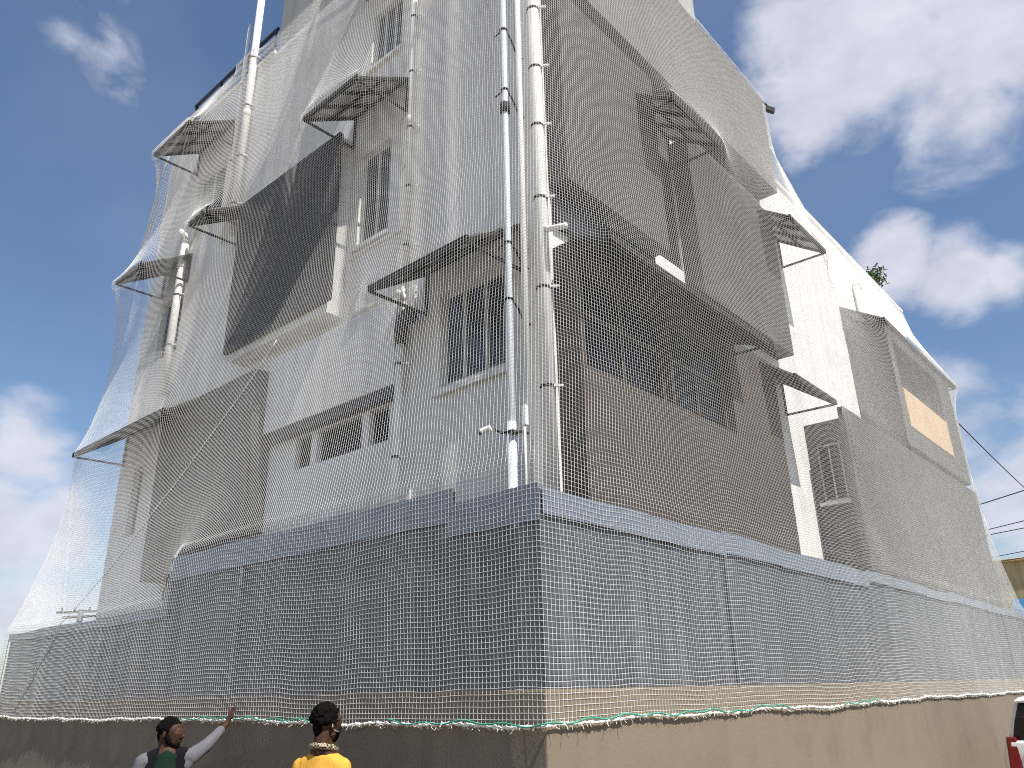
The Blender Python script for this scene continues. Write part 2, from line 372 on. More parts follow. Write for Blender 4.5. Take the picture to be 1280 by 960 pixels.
# lower wing volume with side window, front cladding and the balcony box above
x0=6.18
b=MB()
facade(b,'L',x0,.22,B+.01,2.0,4.80,[(.30,.60,3.80,4.52)],.1)
b.quad((x0,.22,2.0),(12.62,.22,2.0),(12.62,.22,4.8),(x0,.22,4.8)); b.quad((12.62,.22,2),(12.62,B+.01,2),(12.62,B+.01,4.8),(12.62,.22,4.8))
b.quad((x0,.22,4.8),(12.62,.22,4.8),(12.62,B+.01,4.8),(x0,B+.01,4.8)); b.quad((x0,.22,2),(12.62,.22,2),(12.62,B+.01,2),(x0,B+.01,2))
part(b,'bay_wall',M['grey'],bevel=0)
window('L',x0,.30,.60,3.80,4.52,2,'alu','glass',dep=.03,fw=.025)
part(MB().box(x0-.05,x0+.02,.26,.64,3.75,3.79),'sill',M['white'])
part(MB().box(6.05,12.56,.14,.217,2.4,4.90),'cladding',M['grey'],bevel=.008)
b=MB()  # balcony box: side piers, floor slab, head, back, peach front
b.box(8.62,8.92,.115,B-.002,4.97,6.93); b.box(11.32,12.2,.115,B-.002,4.97,6.93); b.box(8.922,11.318,.115,B-.002,4.97,5.30); b.box(8.922,11.318,.115,B-.002,6.72,6.93)
part(b,'balcony_box',M['grey'],bevel=.006)
part(MB().box(8.93,11.31,B-.045,B-.025,5.31,6.71),'recess_shade_panel',M['black'],bevel=0)  # black panel paints the shade inside the balcony recess
part(MB().box(8.925,11.315,.10,.17,5.302,5.93),'balcony_parapet',M['peach'],bevel=.005)
part(MB().box(9.2,10.1,B-.075,B-.048,5.35,6.6),'balcony_door',M['black'],bevel=.004)
part(MB().box(10.2,11.2,B-.08,B-.048,5.7,6.5),'balcony_window',M['glassblue'],bevel=.004)
# sunshades
def hood(side, u0, u1, zt, proj, plane, rise=.46, back=None, ribs=3, dark=False):
    def P(u,d,z): return (plane-d,u,z) if side=='L' else (u,plane-d,z)
    o=MB(); d0=back or 0
    th=.022
    lo=[P(u0,d0,zt+rise),P(u1,d0,zt+rise),P(u1,proj,zt+.02),P(u0,proj,zt+.02)]
    hi=[(p[0],p[1],p[2]+th) for p in lo]
    o.hexa(lo,hi); h=part(o,'sunshade',M['hooddark' if dark else 'hood'],bevel=0)
    f=MB()
    for k in range(ribs+1):
        u=u0+(u1-u0)*k/ribs
        f.bar(P(u,d0,zt+rise-.018),P(u,proj,zt+.0),.03,.035)
    f.bar(P(u0-.015,proj+.006,zt+.012),P(u1+.015,proj+.006,zt+.012),.03,.06); f.bar(P(u0,d0+.02,zt+rise-.02),P(u1,d0+.02,zt+rise-.02),.03)
    f.bar(P(u0,(d0+proj)/2,zt+rise/2-.012),P(u1,(d0+proj)/2,zt+rise/2-.012),.025)
    part(f,'sunshade_frame',M['steel'],h,bevel=0)
    for u in (u0,u1):
        br=MB(); br.bar(P(u,proj-.01,zt-.012),P(u,d0+.002,zt-.0),.022); br.bar(P(u,d0+.012,zt),P(u,d0+.012,zt+rise-.03),.022)
        part(br,'bracket',M['steel'],h,bevel=0)
HL=[(1.0,2.2,5.07),(2.6,3.53,7.70),(2.5,3.45,9.95),(5.6,6.06,7.46),(7.42,8.22,7.42),(6.58,7.64,9.40),(6.0,8.62,4.88)]
for a,b_,z in HL: hood('L',a,b_,z,.68,A)
HR=[(1.08,3.88,5.0),(2.40,3.38,7.2),(4.5,5.66,4.82),(5.2,6.34,7.16)]
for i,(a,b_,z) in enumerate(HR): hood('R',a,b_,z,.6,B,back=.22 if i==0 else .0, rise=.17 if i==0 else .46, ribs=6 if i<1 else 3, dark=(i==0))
hood('R',8.6,12.72,6.95,.6,B,rise=.42,ribs=7)
# drain pipes
def pipe(pts, r, clamps, side, mat='pvc', name='drain_pipe', couple=True):
    o=part(MB().tube(pts,r,14),name,M[mat],bevel=0,smooth=True); p0=Vector(pts[0]); p1=Vector(pts[-1])
    # collars at joints
    for z in clamps:
        t=(z-p0.z)/(p1.z-p0.z); c=p0.lerp(p1,t)
        m=MB(); m.tube([c-Vector((0,0,.012)),c+Vector((0,0,.012))],r+.004,14)
        part(m,'clamp',M['steel'],o,bevel=0,smooth=False)
        s=MB(); 
        if side=='L': s.bar((c.x,c.y-r-.002,c.z),(c.x+.03,c.y-r-.07,c.z-.01),.018)
        else: s.bar((c.x+r,c.y,c.z),(c.x+r+.05,c.y+.04,c.z),.018)
        part(s,'bracket',M['pvc'],o,bevel=0)
    for z in np.arange(min(p0.z,p1.z)+2.05, max(p0.z,p1.z)-.2, 2.4) if couple else ():
        t=(z-p0.z)/(p1.z-p0.z); c=p0.lerp(p1,t)
        part(MB().tube([c-Vector((0,0,.05)),c-Vector((0,0,.045)),c+Vector((0,0,.045)),c+Vector((0,0,.05))],[r,r+.007,r+.007,r],14),'coupling',M[mat],o,bevel=0,smooth=True)
    return o
pipe([(1.03,2.45,5.40),(1.03,2.45,10.4)],.036,[5.9,6.6,7.35,8.1,8.9,9.6],'L')
pipe([(.985,2.44,2.2),(.985,2.44,4.95)],.040,[3.7,4.6],'L',couple=False)
part(MB().tube([(1.03,2.45,5.42),(1.0,2.43,5.30),(.93,2.40,5.26),(.88,2.36,5.30)],.038,12),'pipe_elbow',M['pvc'],bevel=0,smooth=True)
cowl=MB(); cowl.tube([(.985,2.44,4.80),(.985,2.44,4.95),(.98,2.40,5.05),(.975,2.33,5.07),(.97,2.26,5.02)],[.055,.066,.072,.072,.064],12)
part(cowl,'pipe_cowl',M['black'],bevel=0,smooth=True)
pipe([(1.02,6.12,7.62),(1.02,6.12,12.9)],.055,[8.1,8.9,9.8,10.7],'L'); pipe([(1.04,6.42,7.62),(1.04,6.42,11.6)],.026,[9.0,10.4],'L')
pipe([(1.02,7.52,5.65),(1.02,7.52,8.05)],.055,[6.4,7.2],'L')
part(MB().tube([(1.02,7.52,8.05),(.99,7.52,8.2),(.93,7.56,8.27)],.05,12),'pipe_elbow',M['pvc'],bevel=0,smooth=True)
part(MB().tube([(1.05,7.3,8.1),(1.0,7.2,8.3),(.98,7.0,8.33),(.98,6.95,8.2)],.032,10),'pipe_elbow',M['pvc'],bevel=0,smooth=True)
pipe([(1.0,.70,2.2),(1.0,.70,11)],.060,[3.9,4.75,5.6,6.35,7.0,7.7],'L',couple=False)
pipe([(.90,.825,2.2),(.90,.80,11)],.027,[],'L',couple=False)  # added thin pipe, stands in for a sunlit strip of wall
part(MB().tube([(1.0,.70,5.32),(.98,.6,5.26),(.96,.42,5.20)],.026,10),'pipe_branch',M['pvc'],bevel=0,smooth=True)
pipe([(9.55,.64,4.9),(9.55,.64,8.1)],.055,[5.6,6.5,7.4],'R'); pipe([(9.80,.66,4.9),(9.80,.66,8.0)],.035,[6.0,7.2],'R')
part(MB().tube([(9.55,.64,8.1),(9.57,.64,8.2),(9.68,.64,8.24),(9.8,.66,8.15)],.04,10),'pipe_elbow',M['pvc'],bevel=0,smooth=True)
# roof rail
rl=MB(); y0,y1=5.75,8.25
for z,r in ((11.15,.028),(10.97,.016),(10.82,.016)): rl.tube([(A+.06,y0,z),(A+.06,y1,z),(A+.5,y1+.15,z)],r,8)
rail=part(rl,'roof_railing',M['rail'],bevel=0,smooth=True)
for y in (5.8,6.6,7.4,8.22): part(MB().tube([(A+.06,y,10.6),(A+.06,y,11.14)],.02,8),'rail_post',M['rail'],rail,bevel=0,smooth=True)

# galvanised pole, floodlight, security camera, roof plant
pole=empty('steel_pole',(.80,.90,0),'tall shiny galvanised steel pole strapped to the building corner','pole')
keep(MB().tube([(.80,.90,0),(.80,.90,11.2)],.028,16).build('shaft',M['galv'],smooth=True),pole)
keep(MB().tube([(.80,.90,0),(.80,.90,3.62)],.036,16).build('sleeve',M['galv'],smooth=True),pole)
for z in (4.65,5.17,6.75,7.45):
    c=MB(); c.tube([(.80-.033*math.cos(a),.90-.033*math.sin(a),z) for a in np.linspace(0,6.28,13)],.008,6)
    c.tube([(.80,.88,z),(.90,.90,z-.03),(1.0,.93,z-.09),(1.09,.93,z-.11)],.009,6); c.tube([(.80,.90,z+.01),(.78,1.0,z-.03)],.007,6)
    keep(c.build('strap',M['steel'],smooth=True),pole)
c=MB(); c.tube([(.80,.90,6.5),(.80,.90,6.6)],.045,12); keep(c.build('collar',M['steel'],smooth=True),pole)
c=MB(); c.tube([(.80,.90,3.52),(.80,.90,3.545)],.047,12); c.bar((.74,.86,3.53),(.87,.80,3.53),.02); keep(c.build('clamp',M['steel']),pole)
cc=empty('security_camera',(.80,.90,3.6),'small white security camera on the shiny steel pole above the sheets','camera')
c=MB(); c.tube([(.74,1.06,3.60),(.71,1.13,3.575)],.026,12); keep(c.build('camera_body',M['pvc'],smooth=False),cc)
c=MB(); c.tube([(.709,1.134,3.573),(.702,1.152,3.567)],.021,12); keep(c.build('lens',M['black']),cc)
c=MB(); c.tube([(.76,1.03,3.58),(.78,.98,3.55),(.79,.93,3.55)],.01,8); keep(c.build('bracket',M['steel']),cc)
jb=empty('junction_box',(.83,.81,3.6),'small white junction box with its cable on the right of the steel pole','junction box')
keep(MB().box(.82,.86,.78,.82,3.58,3.74).build('box_body',M['pvc'],bevel=.006),jb); keep(MB().tube([(.83,.80,3.58),(.835,.80,3.2),(.83,.82,2.9)],.008,8).build('cable',M['pvc'],smooth=True),jb)
fl=empty('flood_light',(5.9,.42,9.6),'small black floodlight at the top right end of the grey upper storey','lamp')
keep(MB().bar((5.86,.45,9.64),(6.0,.40,9.60),.02).build('arm',M['black']),fl)
c=MB(); c.hexa([(5.98,.42,9.52),(6.09,.34,9.49),(6.12,.37,9.48),(6.01,.45,9.51)],[(5.98,.40,9.60),(6.09,.32,9.57),(6.12,.35,9.56),(6.01,.43,9.59)]); keep(c.build('lamp_head',M['black'],bevel=.008),fl)
gp=empty('potted_plant',(12.0,.92,8.72),'green leafy plant on the low roof at the right end of the building','plant')
keep(MB().tube([(12,.92,8.725),(12,.92,8.73),(12,.92,8.95),(12,.92,8.99)],[.09,.1,.13,.14],14).build('pot',simple('terracotta',(.28,.10,.05),.8)),gp)
c=MB(); lf=MB()
for k in range(16):
    a=random.uniform(0,6.28); t=random.uniform(.25,.6); e_=Vector((12+math.cos(a)*.2*random.random(),.92+math.sin(a)*.2*random.random(),8.95+t))
    c.tube([(12,.92,8.93),(12,.92,9.05),tuple(e_)],[.01,.008,.004],5)
    for q in range(22):
        ctr=e_+Vector((random.gauss(0,.07),random.gauss(0,.07),random.gauss(-.03,.09))); d=Vector((random.gauss(0,1),random.gauss(0,1),random.gauss(0,.6))).normalized(); s2=d.cross(Vector((0,0,1))).normalized()
        L=random.uniform(.035,.06); wv=L*.36
        lf.add([ctr-d*L,ctr+s2*wv+Vector((0,0,.006)),ctr+d*L,ctr-s2*wv+Vector((0,0,.006))],[(0,1,2,3)])
keep(c.build('stem',simple('stem_brown',(.08,.05,.03),.8)),gp); keep(lf.build('foliage',simple('leaf_green',(.045,.115,.02),.5,0,.4,12)),gp)

# ------------------------------------------------------------------ safety net (every strand is real geometry)
def build_net():
    U1,U2,U3=1.6,1.6+8.02,1.6+8.02+11.5; U4=U3+1.8     # back wrap | left face | right face | end wrap
    du=.05; dz=.05; ug=np.arange(0,U4+du/2,du); zg=np.arange(2.45,10.86,dz); nu,nz=len(ug),len(zg)
    def base(u):
        u=np.asarray(u,float); x=np.where(u<U1,1.1+(U1-u),np.where(u<U2,1.1,np.where(u<U3,1.1+(u-U2),12.6)))
        y=np.where(u<U1,8.72,np.where(u<U2,8.72-(u-U1),np.where(u<U3,.70,.70+(u-U3)))); return x,y
    def outer(u):
        u=np.asarray(u,float); x=np.where(u<U1,(U1-u)*1.1,np.where(u<U2,0,np.where(u<U3,(u-U2)*13.3/11.5,13.3)))
        y=np.where(u<U1,8.35+(U1-u)*.25,np.where(u<U2,8.35*(1-(u-U1)/8.02),np.where(u<U3,0,(u-U3)))); return x,y
    ztop=np.interp(ug,[0,U2-.1,U2+.6,U2+4.9,U2+6.6,U3-.6,U3,U4],[10.82,10.82,9.74,9.70,8.80,8.80,8.72,8.3])
    ztop=np.where((ug<U2-.2)&(ug>U1-.3),10.82,ztop)
    zsf=lambda u: np.interp(u,[0,U1+3.80,U1+3.93,U2-.05,U2+.05,U4],[2.51,2.51,2.955,2.955,2.875,2.86])
    zs_=zsf(ug)[:,None]
    ob=np.full((nu,nz),.03)
    def obst(u0,u1,z0,z1,t):
        i=(ug>=u0)&(ug<=u1); j=(zg>=z0)&(zg<=z1); ob[np.ix_(i,j)]=np.maximum(ob[np.ix_(i,j)],t)
    def uL(y,t): return U1+8.72-((y+.7287*t)/(1+.0411*t))
    def uR(x,t): return U2+((x+1.2722*t)/(1+.1565*t))-1.1
    def hoodo(f,a,b,z,proj,depth,rise=.46):
        t=(proj+.055)/depth; u0,u1=sorted((f(a,t),f(b,t)))
        for k in range(11):
            s=k/10; obst(u0-.06,u1+.06,z-.05+rise*s-.04,z-.02+rise*s+.07,t*(1-s*.96))
    for a,b_,z in HL: hoodo(uL,a,b_,z,.68,1.1)
    for i,(a,b_,z) in enumerate(HR): hoodo(uR,a,b_,z,.60,.7,.17 if i==0 else .46)
    hoodo(uR,8.6,12.72,6.95,.6,.7,.42)
    def boxo(f,a,b,z0,z1,t):
        u0,u1=sorted((f(a,t),f(b,t))); obst(u0-.02,u1+.02,z0-.02,z1+.02,t)
    boxo(uL,3.44,5.56,5.6,7.74,.29); boxo(uL,4.74,6.95,3.05,5.19,.28); boxo(uL,2.5,4.73,4.4,5.3,.2); boxo(uL,2.3,2.55,3,10.6,.12); boxo(uL,6.0,6.5,7.6,10.8,.14); boxo(uL,7.4,7.6,5.6,8.3,.15)
    boxo(uR,1.0,4.9,2.8,5.1,.38); boxo(uR,1.1,2.8,5.7,8.1,.38); boxo(uR,3.6,5.7,5.5,7.6,.36); boxo(uR,1.1,5.9,8.0,9.8,.45)
    boxo(uR,6.05,12.6,2.8,4.95,.84); boxo(uR,8.6,12.2,4.9,6.95,.87)
    obst(U2-.32,U2+.12,2.8,10.9,.40)
    Z=zg[None,:].repeat(nu,0); ZT=ztop[:,None]
    fixed=(Z>=ZT-.02)|(Z<=zs_)
    t=np.clip(1.045-(Z-zs_)/(ZT-zs_)*1.0,.03,1.045); t=np.maximum(t,ob); t[fixed&(Z>4)]=.035; t[fixed&(Z<4)]=1.045
    load=np.interp(ug,[0,U1,U1+2,U2-1.2,U2,U2+1,U3-2,U4],[.05,.06,.06,.05,.03,.05,.05,.05])[:,None]*dz*dz
    par=(np.add.outer(np.arange(nu),np.arange(nz))%2)
    om=1.88
    for it in range(1100):
        for c in (0,1):
            nb=np.empty_like(t)
            up=np.empty_like(t); up[1:]=t[:-1]; up[0]=t[1]; dn=np.empty_like(t); dn[:-1]=t[1:]; dn[-1]=t[-2]
            lf_=np.empty_like(t); lf_[:,1:]=t[:,:-1]; lf_[:,0]=t[:,0]; rt_=np.empty_like(t); rt_[:,:-1]=t[:,1:]; rt_[:,-1]=t[:,-1]
            wv=1.5; nb=(up+dn+wv*(lf_+rt_)-load*4)/(2+2*wv)
            new=np.maximum(t+om*(nb-t),ob); m=(par==c)&~fixed; t[m]=new[m]
    # slack ripples and upright folds, fading at the contacts
    rip=np.zeros_like(t)
    for k in range(26):
        fu=RNG.uniform(.4,3.2); fz=RNG.uniform(.15,1.3); rip+=RNG.normal()*.5/(1+fu)*np.sin(fu*ug[:,None]*2+fz*Z*2+RNG.uniform(0,6.28))
    gap=np.clip((t-ob)/.12,0,1); t=t+rip*.006*gap
    # fine grid of net coordinates -> surface points
    def samp(arr,u,z):
        fu=np.clip(u/du,0,nu-1.001); fz=np.clip((z-zg[0])/dz,0,nz-1.001); i=fu.astype(int); j=fz.astype(int); a=fu-i; b=fz-j
        return (arr[i,j]*(1-a)*(1-b)+arr[i+1,j]*a*(1-b)+arr[i,j+1]*(1-a)*b+arr[i+1,j+1]*a*b)
    foldph=RNG.uniform(0,6.28,8)
    hemz=lambda u: 1.58+.007*np.sin(u*1.3)+.006*np.sin(u*3.7+1)+.005*np.sin(u*9+2)
    def P(u,z):
        u=np.asarray(u,float); z=np.asarray(z,float)
        zs=zsf(u); tt=samp(t,u,np.maximum(z,zg[0]))
        s=np.clip((zs-z)/(zs-1.58),0,1)
        f=sum(np.sin(u*w_+p+z*.5*(k%3-1))/(k+1.6) for k,(w_,p) in enumerate(zip((1.7,2.9,4.3,6.1,8.7,12.3,17,23),foldph)))
        corner=1-np.exp(-((u-U2)/.25)**2)
        low=1.042-.022*s+(.006+.007*s)*(1+.7*f*corner)
        k=np.clip((zs+.1-z)/.1,0,1); tt=tt*(1-k)+low*k
        bx,by=base(u); ox,oy=outer(u)
        return np.stack([bx+(ox-bx)*tt, by+(oy-by)*tt, z],-1)
    CELL=.03
    # arc length along each column, smoothed across columns
    zz=np.linspace(1.5,10.85,420); arc=np.empty((nu,len(zz)))
    for i in range(nu):
        p=P(np.full(len(zz),ug[i]),zz); arc[i,1:]=np.cumsum(np.linalg.norm(np.diff(p,axis=0),axis=1)); arc[i,0]=0
        arc[i]-=np.interp(hemz(ug[i]),zz,arc[i])
    ker=np.exp(-.5*(np.arange(-12,13)/5.)**2); ker/=ker.sum()
    pad=np.pad(arc,((12,12),(0,0)),'edge'); arc=sum(ker[k]*pad[k:k+nu] for k in range(25))
    def z_of(u_idx_f, s):   # height for an arc length on fractional column
        i=np.clip(u_idx_f.astype(int),0,nu-2); a=u_idx_f-i
        out=np.empty(len(s))
        return i,a
    # table: z at regular arc lengths
    smax=float(arc.max()); sg=np.arange(0,smax,CELL); zt=np.empty((nu,len(sg)))
    for i in range(nu): zt[i]=np.interp(sg,arc[i],zz)
    def ztab(u,s):
        fu=np.clip(u/du,0,nu-1.001); fs=np.clip(s/CELL,0,len(sg)-1.001); i=fu.astype(int); j=fs.astype(int); a=fu-i; b=fs-j
        return zt[i,j]*(1-a)*(1-b)+zt[i+1,j]*a*(1-b)+zt[i,j+1]*(1-a)*b+zt[i+1,j+1]*a*b
    ph=RNG.uniform(0,6.28,6)
    def wob(u,s): return .010*np.sin(s*1.9+u*.7+ph[0])+.007*np.sin(s*4.1-u*1.3+ph[1])+.004*np.sin(s*9+u*2+ph[2])
    def zw(u,s): return .006*np.sin(u*2.3+ph[3]+s)+.005*np.sin(u*5.7+ph[4]-s*1.3)+.003*np.sin(u*14+ph[5])
    strands=[]
    ut=lambda u:np.interp(u,ug,ztop)
    for k in range(int(U4/CELL)):
        u0=k*CELL; s=np.arange(0,smax,.05)
        u=np.clip(u0+wob(u0,s)*(1-np.exp(-((u0-U2)/.3)**2)),0,U4); z=ztab(u,s)
        z[0]=hemz(u0); m=z<=ut(u)
        if m.sum()>3: strands.append((P(u[m],z[m]),np.full(m.sum(),u0)))
    uu=np.unique(np.concatenate([np.arange(0,U4,.055),[U1-.01,U1+.01,U2-.012,U2,U2+.012,U3-.01,U3+.01]]))
    for j in range(len(sg)):
        z=ztab(uu,np.full(len(uu),sg[j]))+zw(uu,sg[j])*min(1,j/6.)
        m=z<=ut(uu); 
        # contiguous runs
        idx=np.where(m)[0]
        if len(idx)<3: continue
        for run in np.split(idx,np.where(np.diff(idx)>1)[0]+1):
            if len(run)>2: strands.append((P(uu[run],z[run]),uu[run]))
    NS=3; V=[];F=[];off=0; R_=.00116
    for p,u in strands:
        n=len(p); tan=np.gradient(p,axis=0); tan/=np.linalg.norm(tan,axis=1,keepdims=True)+1e-9
        bx,by=base(u); ox,oy=outer(u); o=np.stack([ox-bx,oy-by,np.zeros_like(bx)],-1); o/=np.linalg.norm(o,axis=1,keepdims=True)+1e-9
        b=np.cross(tan,o); b/=np.linalg.norm(b,axis=1,keepdims=True)+1e-9; o2=np.cross(b,tan)
        ring=np.stack([p+R_*(o2*math.cos(a)+b*math.sin(a)) for a in (0,2.0944,4.18879)],1).reshape(-1,3)
        V.append(ring); i=np.arange(n-1)[:,None]*NS; k=np.arange(NS)[None,:]; k2=(k+1)%NS
        F.append((np.stack([i+k,i+k2,i+NS+k2,i+NS+k],-1).reshape(-1,4)+off)); off+=n*NS
    V=np.concatenate(V).astype(np.float32); F=np.concatenate(F).astype(np.int32)
    me=bpy.data.meshes.new('mesh_net'); me.vertices.add(len(V)); me.vertices.foreach_set('co',V.ravel())
    me.loops.add(F.size); me.loops.foreach_set('vertex_index',F.ravel()); me.polygons.add(len(F))
    me.polygons.foreach_set('loop_start',np.arange(0,F.size,4,dtype=np.int32)); me.polygons.foreach_set('loop_total',np.full(len(F),4,np.int32))
    me.update(calc_edges=True); me.shade_smooth(); me.materials.append(M['twine'])
    net=empty('safety_net',(0,0,1.6),'white square mesh safety net draped over the whole building down to the boundary wall','net')
    o=bpy.data.objects.new('mesh',me); COL.objects.link(o); keep(o,net)
    # gathered hem rope with loose ends, and the green lacing cord
    us_=np.arange(.05,U4-.05,.012); hz=hemz(us_)
    hp=P(us_,hz); h=MB()
    rr=[.0072+.0038*math.sin(i*.9)*math.sin(i*.23)+random.uniform(-.003,.004) for i in range(len(us_))]
    hp[:,2]+=RNG.normal(0,.0025,len(us_)); h.tube([tuple(q) for q in hp],rr,6)
    for i in range(0,len(us_),1):
        for _ in range(2):
            if random.random()<.75:
                a=hp[i]; d=RNG.normal(0,.016,3); d[2]=random.uniform(-.028,.016); ww=Vector((0,0,0))
                c=[tuple(a+RNG.normal(0,.006,3)),tuple(a+d*.5+RNG.normal(0,.004,3)),tuple(a+d)]
                h.tube(c,.0016,3,cap=False)
    keep(h.build('hem_rope',M['hem'],smooth=True),net)
    cpts=P(us_,hz+.012+.008*np.sin(us_*21)+.006*np.sin(us_*7)); o_=MB()
    bx,by=base(us_); ox,oy=outer(us_); dn_=np.stack([ox-bx,oy-by,0*bx],-1); dn_/=np.linalg.norm(dn_,axis=1,keepdims=True)
    cpts=cpts+dn_*.012
    for a,b_ in ((U1+4.3,U1+6.2),(U2-1.2,U2+2.6),(U2+3.5,U2+4.4)):
        i0,i1=np.searchsorted(us_,[a,b_]); o_.tube([tuple(q) for q in cpts[i0:i1]],.0045,5)
    keep(o_.build('lacing_cord',M['cord'],smooth=True),net)
    # seam rope running diagonally over the left side
    k=np.linspace(0,1,60); sy=np.interp(k,[0,1],[U1+8.72-4.2,U1+8.72-7.9]); szz=np.interp(k,[0,1],[5.2,1.75]); sp=P(sy,szz)
    sp[:,0]-=.012; keep(MB().tube([tuple(q) for q in sp],.0045,5).build('seam_rope',M['hem'],smooth=True),net)
    # edge rope along the top
    tu=np.arange(0,U4,.05); keep(MB().tube([tuple(q) for q in P(tu,ut(tu)-.005)],.006,5).build('edge_rope',M['hem'],smooth=True),net)
build_net()

# ------------------------------------------------------------------ people
def sph(c, r, n=2):
    bm=bmesh.new(); bmesh.ops.create_icosphere(bm,subdivisions=n,radius=1)
    r=r if isinstance(r,(tuple,list)) else (r,r,r)
    vs=[Vector((v.co.x*r[0],v.co.y*r[1],v.co.z*r[2])) for v in bm.verts]; bm.free(); return vs
class Fig:
    def __init__(s, name, loc, fwd, label):
        s.o=Vector(loc); s.f=Vector(fwd).normalized(); s.l=Vector((0,0,1)).cross(s.f)
        s.e=empty(name,loc,label,'person')
    def w(s, l, f, z): return s.o+s.l*l+s.f*f+Vector((0,0,z))
    def blob(s, name, prims, mat, vox=.008, it=3, axes=None):
        bm=bmesh.new()
        for pr in prims:
            b2=bmesh.new(); pts=[]
            for c,r in pr:
                ax=axes or (s.l,s.f)
                rr=r if isinstance(r,(tuple,list)) else (r,r,r)
                for q in sph((0,0,0),rr): pts.append(Vector(c)+ax[0]*q.x+ax[1]*q.y+Vector((0,0,q.z)))
            vs=[b2.verts.new(p) for p in pts]; r_=bmesh.ops.convex_hull(b2,input=vs)
            dead=[g for g in r_['geom_interior'] if isinstance(g,bmesh.types.BMVert)]
            bmesh.ops.delete(b2,geom=dead,context='VERTS')
            tmp=bpy.data.meshes.new('tmp'); b2.to_mesh(tmp); b2.free(); bm.from_mesh(tmp); bpy.data.meshes.remove(tmp)
        me=bpy.data.meshes.new(name); bm.to_mesh(me); bm.free(); me.materials.append(mat); me.shade_smooth()
        o=bpy.data.objects.new(name,me); COL.objects.link(o)
        m=o.modifiers.new('remesh','REMESH'); m.mode='VOXEL'; m.voxel_size=vox; m.use_smooth_shade=True
        m=o.modifiers.new('smooth','SMOOTH'); m.iterations=it; m.factor=.5
        keep(o,s.e); return o
def cloth(name,c,var=.1,fold=.5,pat=None):
    m,nt_,b=newmat(name)
    col=ramp(nt_,noise(nt_,14,4),[(.3,tuple(x*(1-var) for x in c)),(.7,tuple(min(1,x*(1+var)) for x in c))])
    nt_.links.new(col,b.inputs['Base Color']); b.inputs['Roughness'].default_value=.95; b.inputs['Specular IOR Level'].default_value=.1
    bump(nt_,b,noise(nt_,16,3,.5,stretch=(1,1,.45)),fold,.02); return m
skin=simple('brown_skin',(.052,.024,.014),.6,0,.15,30,spec=.25); hairm=simple('black_hair',(.004,.0036,.0034),.95,0,.2,60,.4,spec=.08)
grey_c=cloth('grey_jacket_cloth',(.12,.12,.135)); navy=cloth('dark_jacket_cloth',(.007,.007,.010)); greens=cloth('dark_green_shirt_cloth',(.009,.022,.016)); yel=cloth('yellow_shirt_cloth',(.62,.33,.055),.06)
jeans=cloth('dark_denim',(.03,.035,.05)); badge=simple('white_badge',(.8,.8,.78),.5)
def head_prims(c, f, l, beard=True):
    # c = centre of the head, f = facing, l = its left
    z=Vector((0,0,1)); H=lambda a,b,d: c+l*a+f*b+z*d
    pr=[[(H(0,-.015,.025),.083),(H(0,.02,.03),.078)], [(H(0,.035,-.055),.052),(H(0,.055,.0),.062),(H(0,.02,.02),.07)], [(H(0,.055,-.082),.030),(H(.03,.02,-.07),.028),(H(-.03,.02,-.07),.028)],
        [(H(0,.095,.012),.010),(H(0,.118,-.022),.012)],[(H(.013,.102,-.026),.009),(H(-.013,.102,-.026),.009)],   # nose
        [(H(.033,.090,.028),.011),(H(-.033,.090,.028),.011)],    # brow
        [(H(.018,.088,-.052),.009),(H(0,.096,-.049),.010),(H(-.018,.088,-.052),.009)],[(H(.015,.088,-.062),.009),(H(-.015,.088,-.062),.009)],
        [(H(.079,-.01,.01),.015),(H(.083,-.015,-.018),.012)],[(H(-.079,-.01,.01),.015),(H(-.083,-.015,-.018),.012)],
        [(H(0,-.03,-.05),.058),(H(0,-.04,-.16),.060)]]
    return pr, H
def hair_prims(H, cap, extra, n=120, seed=1):
    r=random.Random(seed); pr=[[(H(0,-.022,.040),.086),(H(0,.012,.050),.074)]]
    for _ in range(n):
        a=r.uniform(0,6.28); el=r.uniform(-.25,1.57); d=(math.cos(a)*math.cos(el),math.sin(a)*math.cos(el),math.sin(el))
        if d[1]>.45 and d[2]<.55: continue
        k=.080+extra*r.random(); pr.append([(H(d[0]*k*.93,-.018+d[1]*k*1.05,.036+d[2]*k),r.uniform(.006,.013))])
    pr.append([(H(0,-.075,-.01),.04),(H(0,-.06,-.055),.035)])
    return pr
def hand(wrist, tip, normal, thumb_dir):
    # palm from the wrist towards the tip with four fingers and a thumb
    d=(tip-wrist); L=d.length; d.normalize(); nrm=normal.normalized(); s=d.cross(nrm).normalized()
    if s.dot(thumb_dir)<0: s=-s
    pr=[]; pc=lambda a,b,c=0: wrist+d*(L*a)+s*b+nrm*c
    pr.append([(pc(.0,0),.024),(pc(.12,.012),.02),(pc(.12,-.012),.02)])
    pr.append([(pc(.12,.018),.014),(pc(.12,-.02),.013),(pc(.52,.032),.0115),(pc(.52,-.03),.0105)])
    for b,ln in ((.030,.93),(.0105,1.0),(-.0105,.95),(-.030,.80)):
        m=.52+(ln-.52)*.5
        pr.append([(pc(.50,b),.0092),(pc(m,b*1.12,-.006),.0086)]); pr.append([(pc(m,b*1.12,-.006),.0086),(pc(ln,b*1.18,.004),.0072)])
    pr.append([(pc(.14,.022),.013),(pc(.36,.052,.004),.0105)]); pr.append([(pc(.36,.052,.004),.0105),(pc(.56,.062,.010),.008)])
    return pr
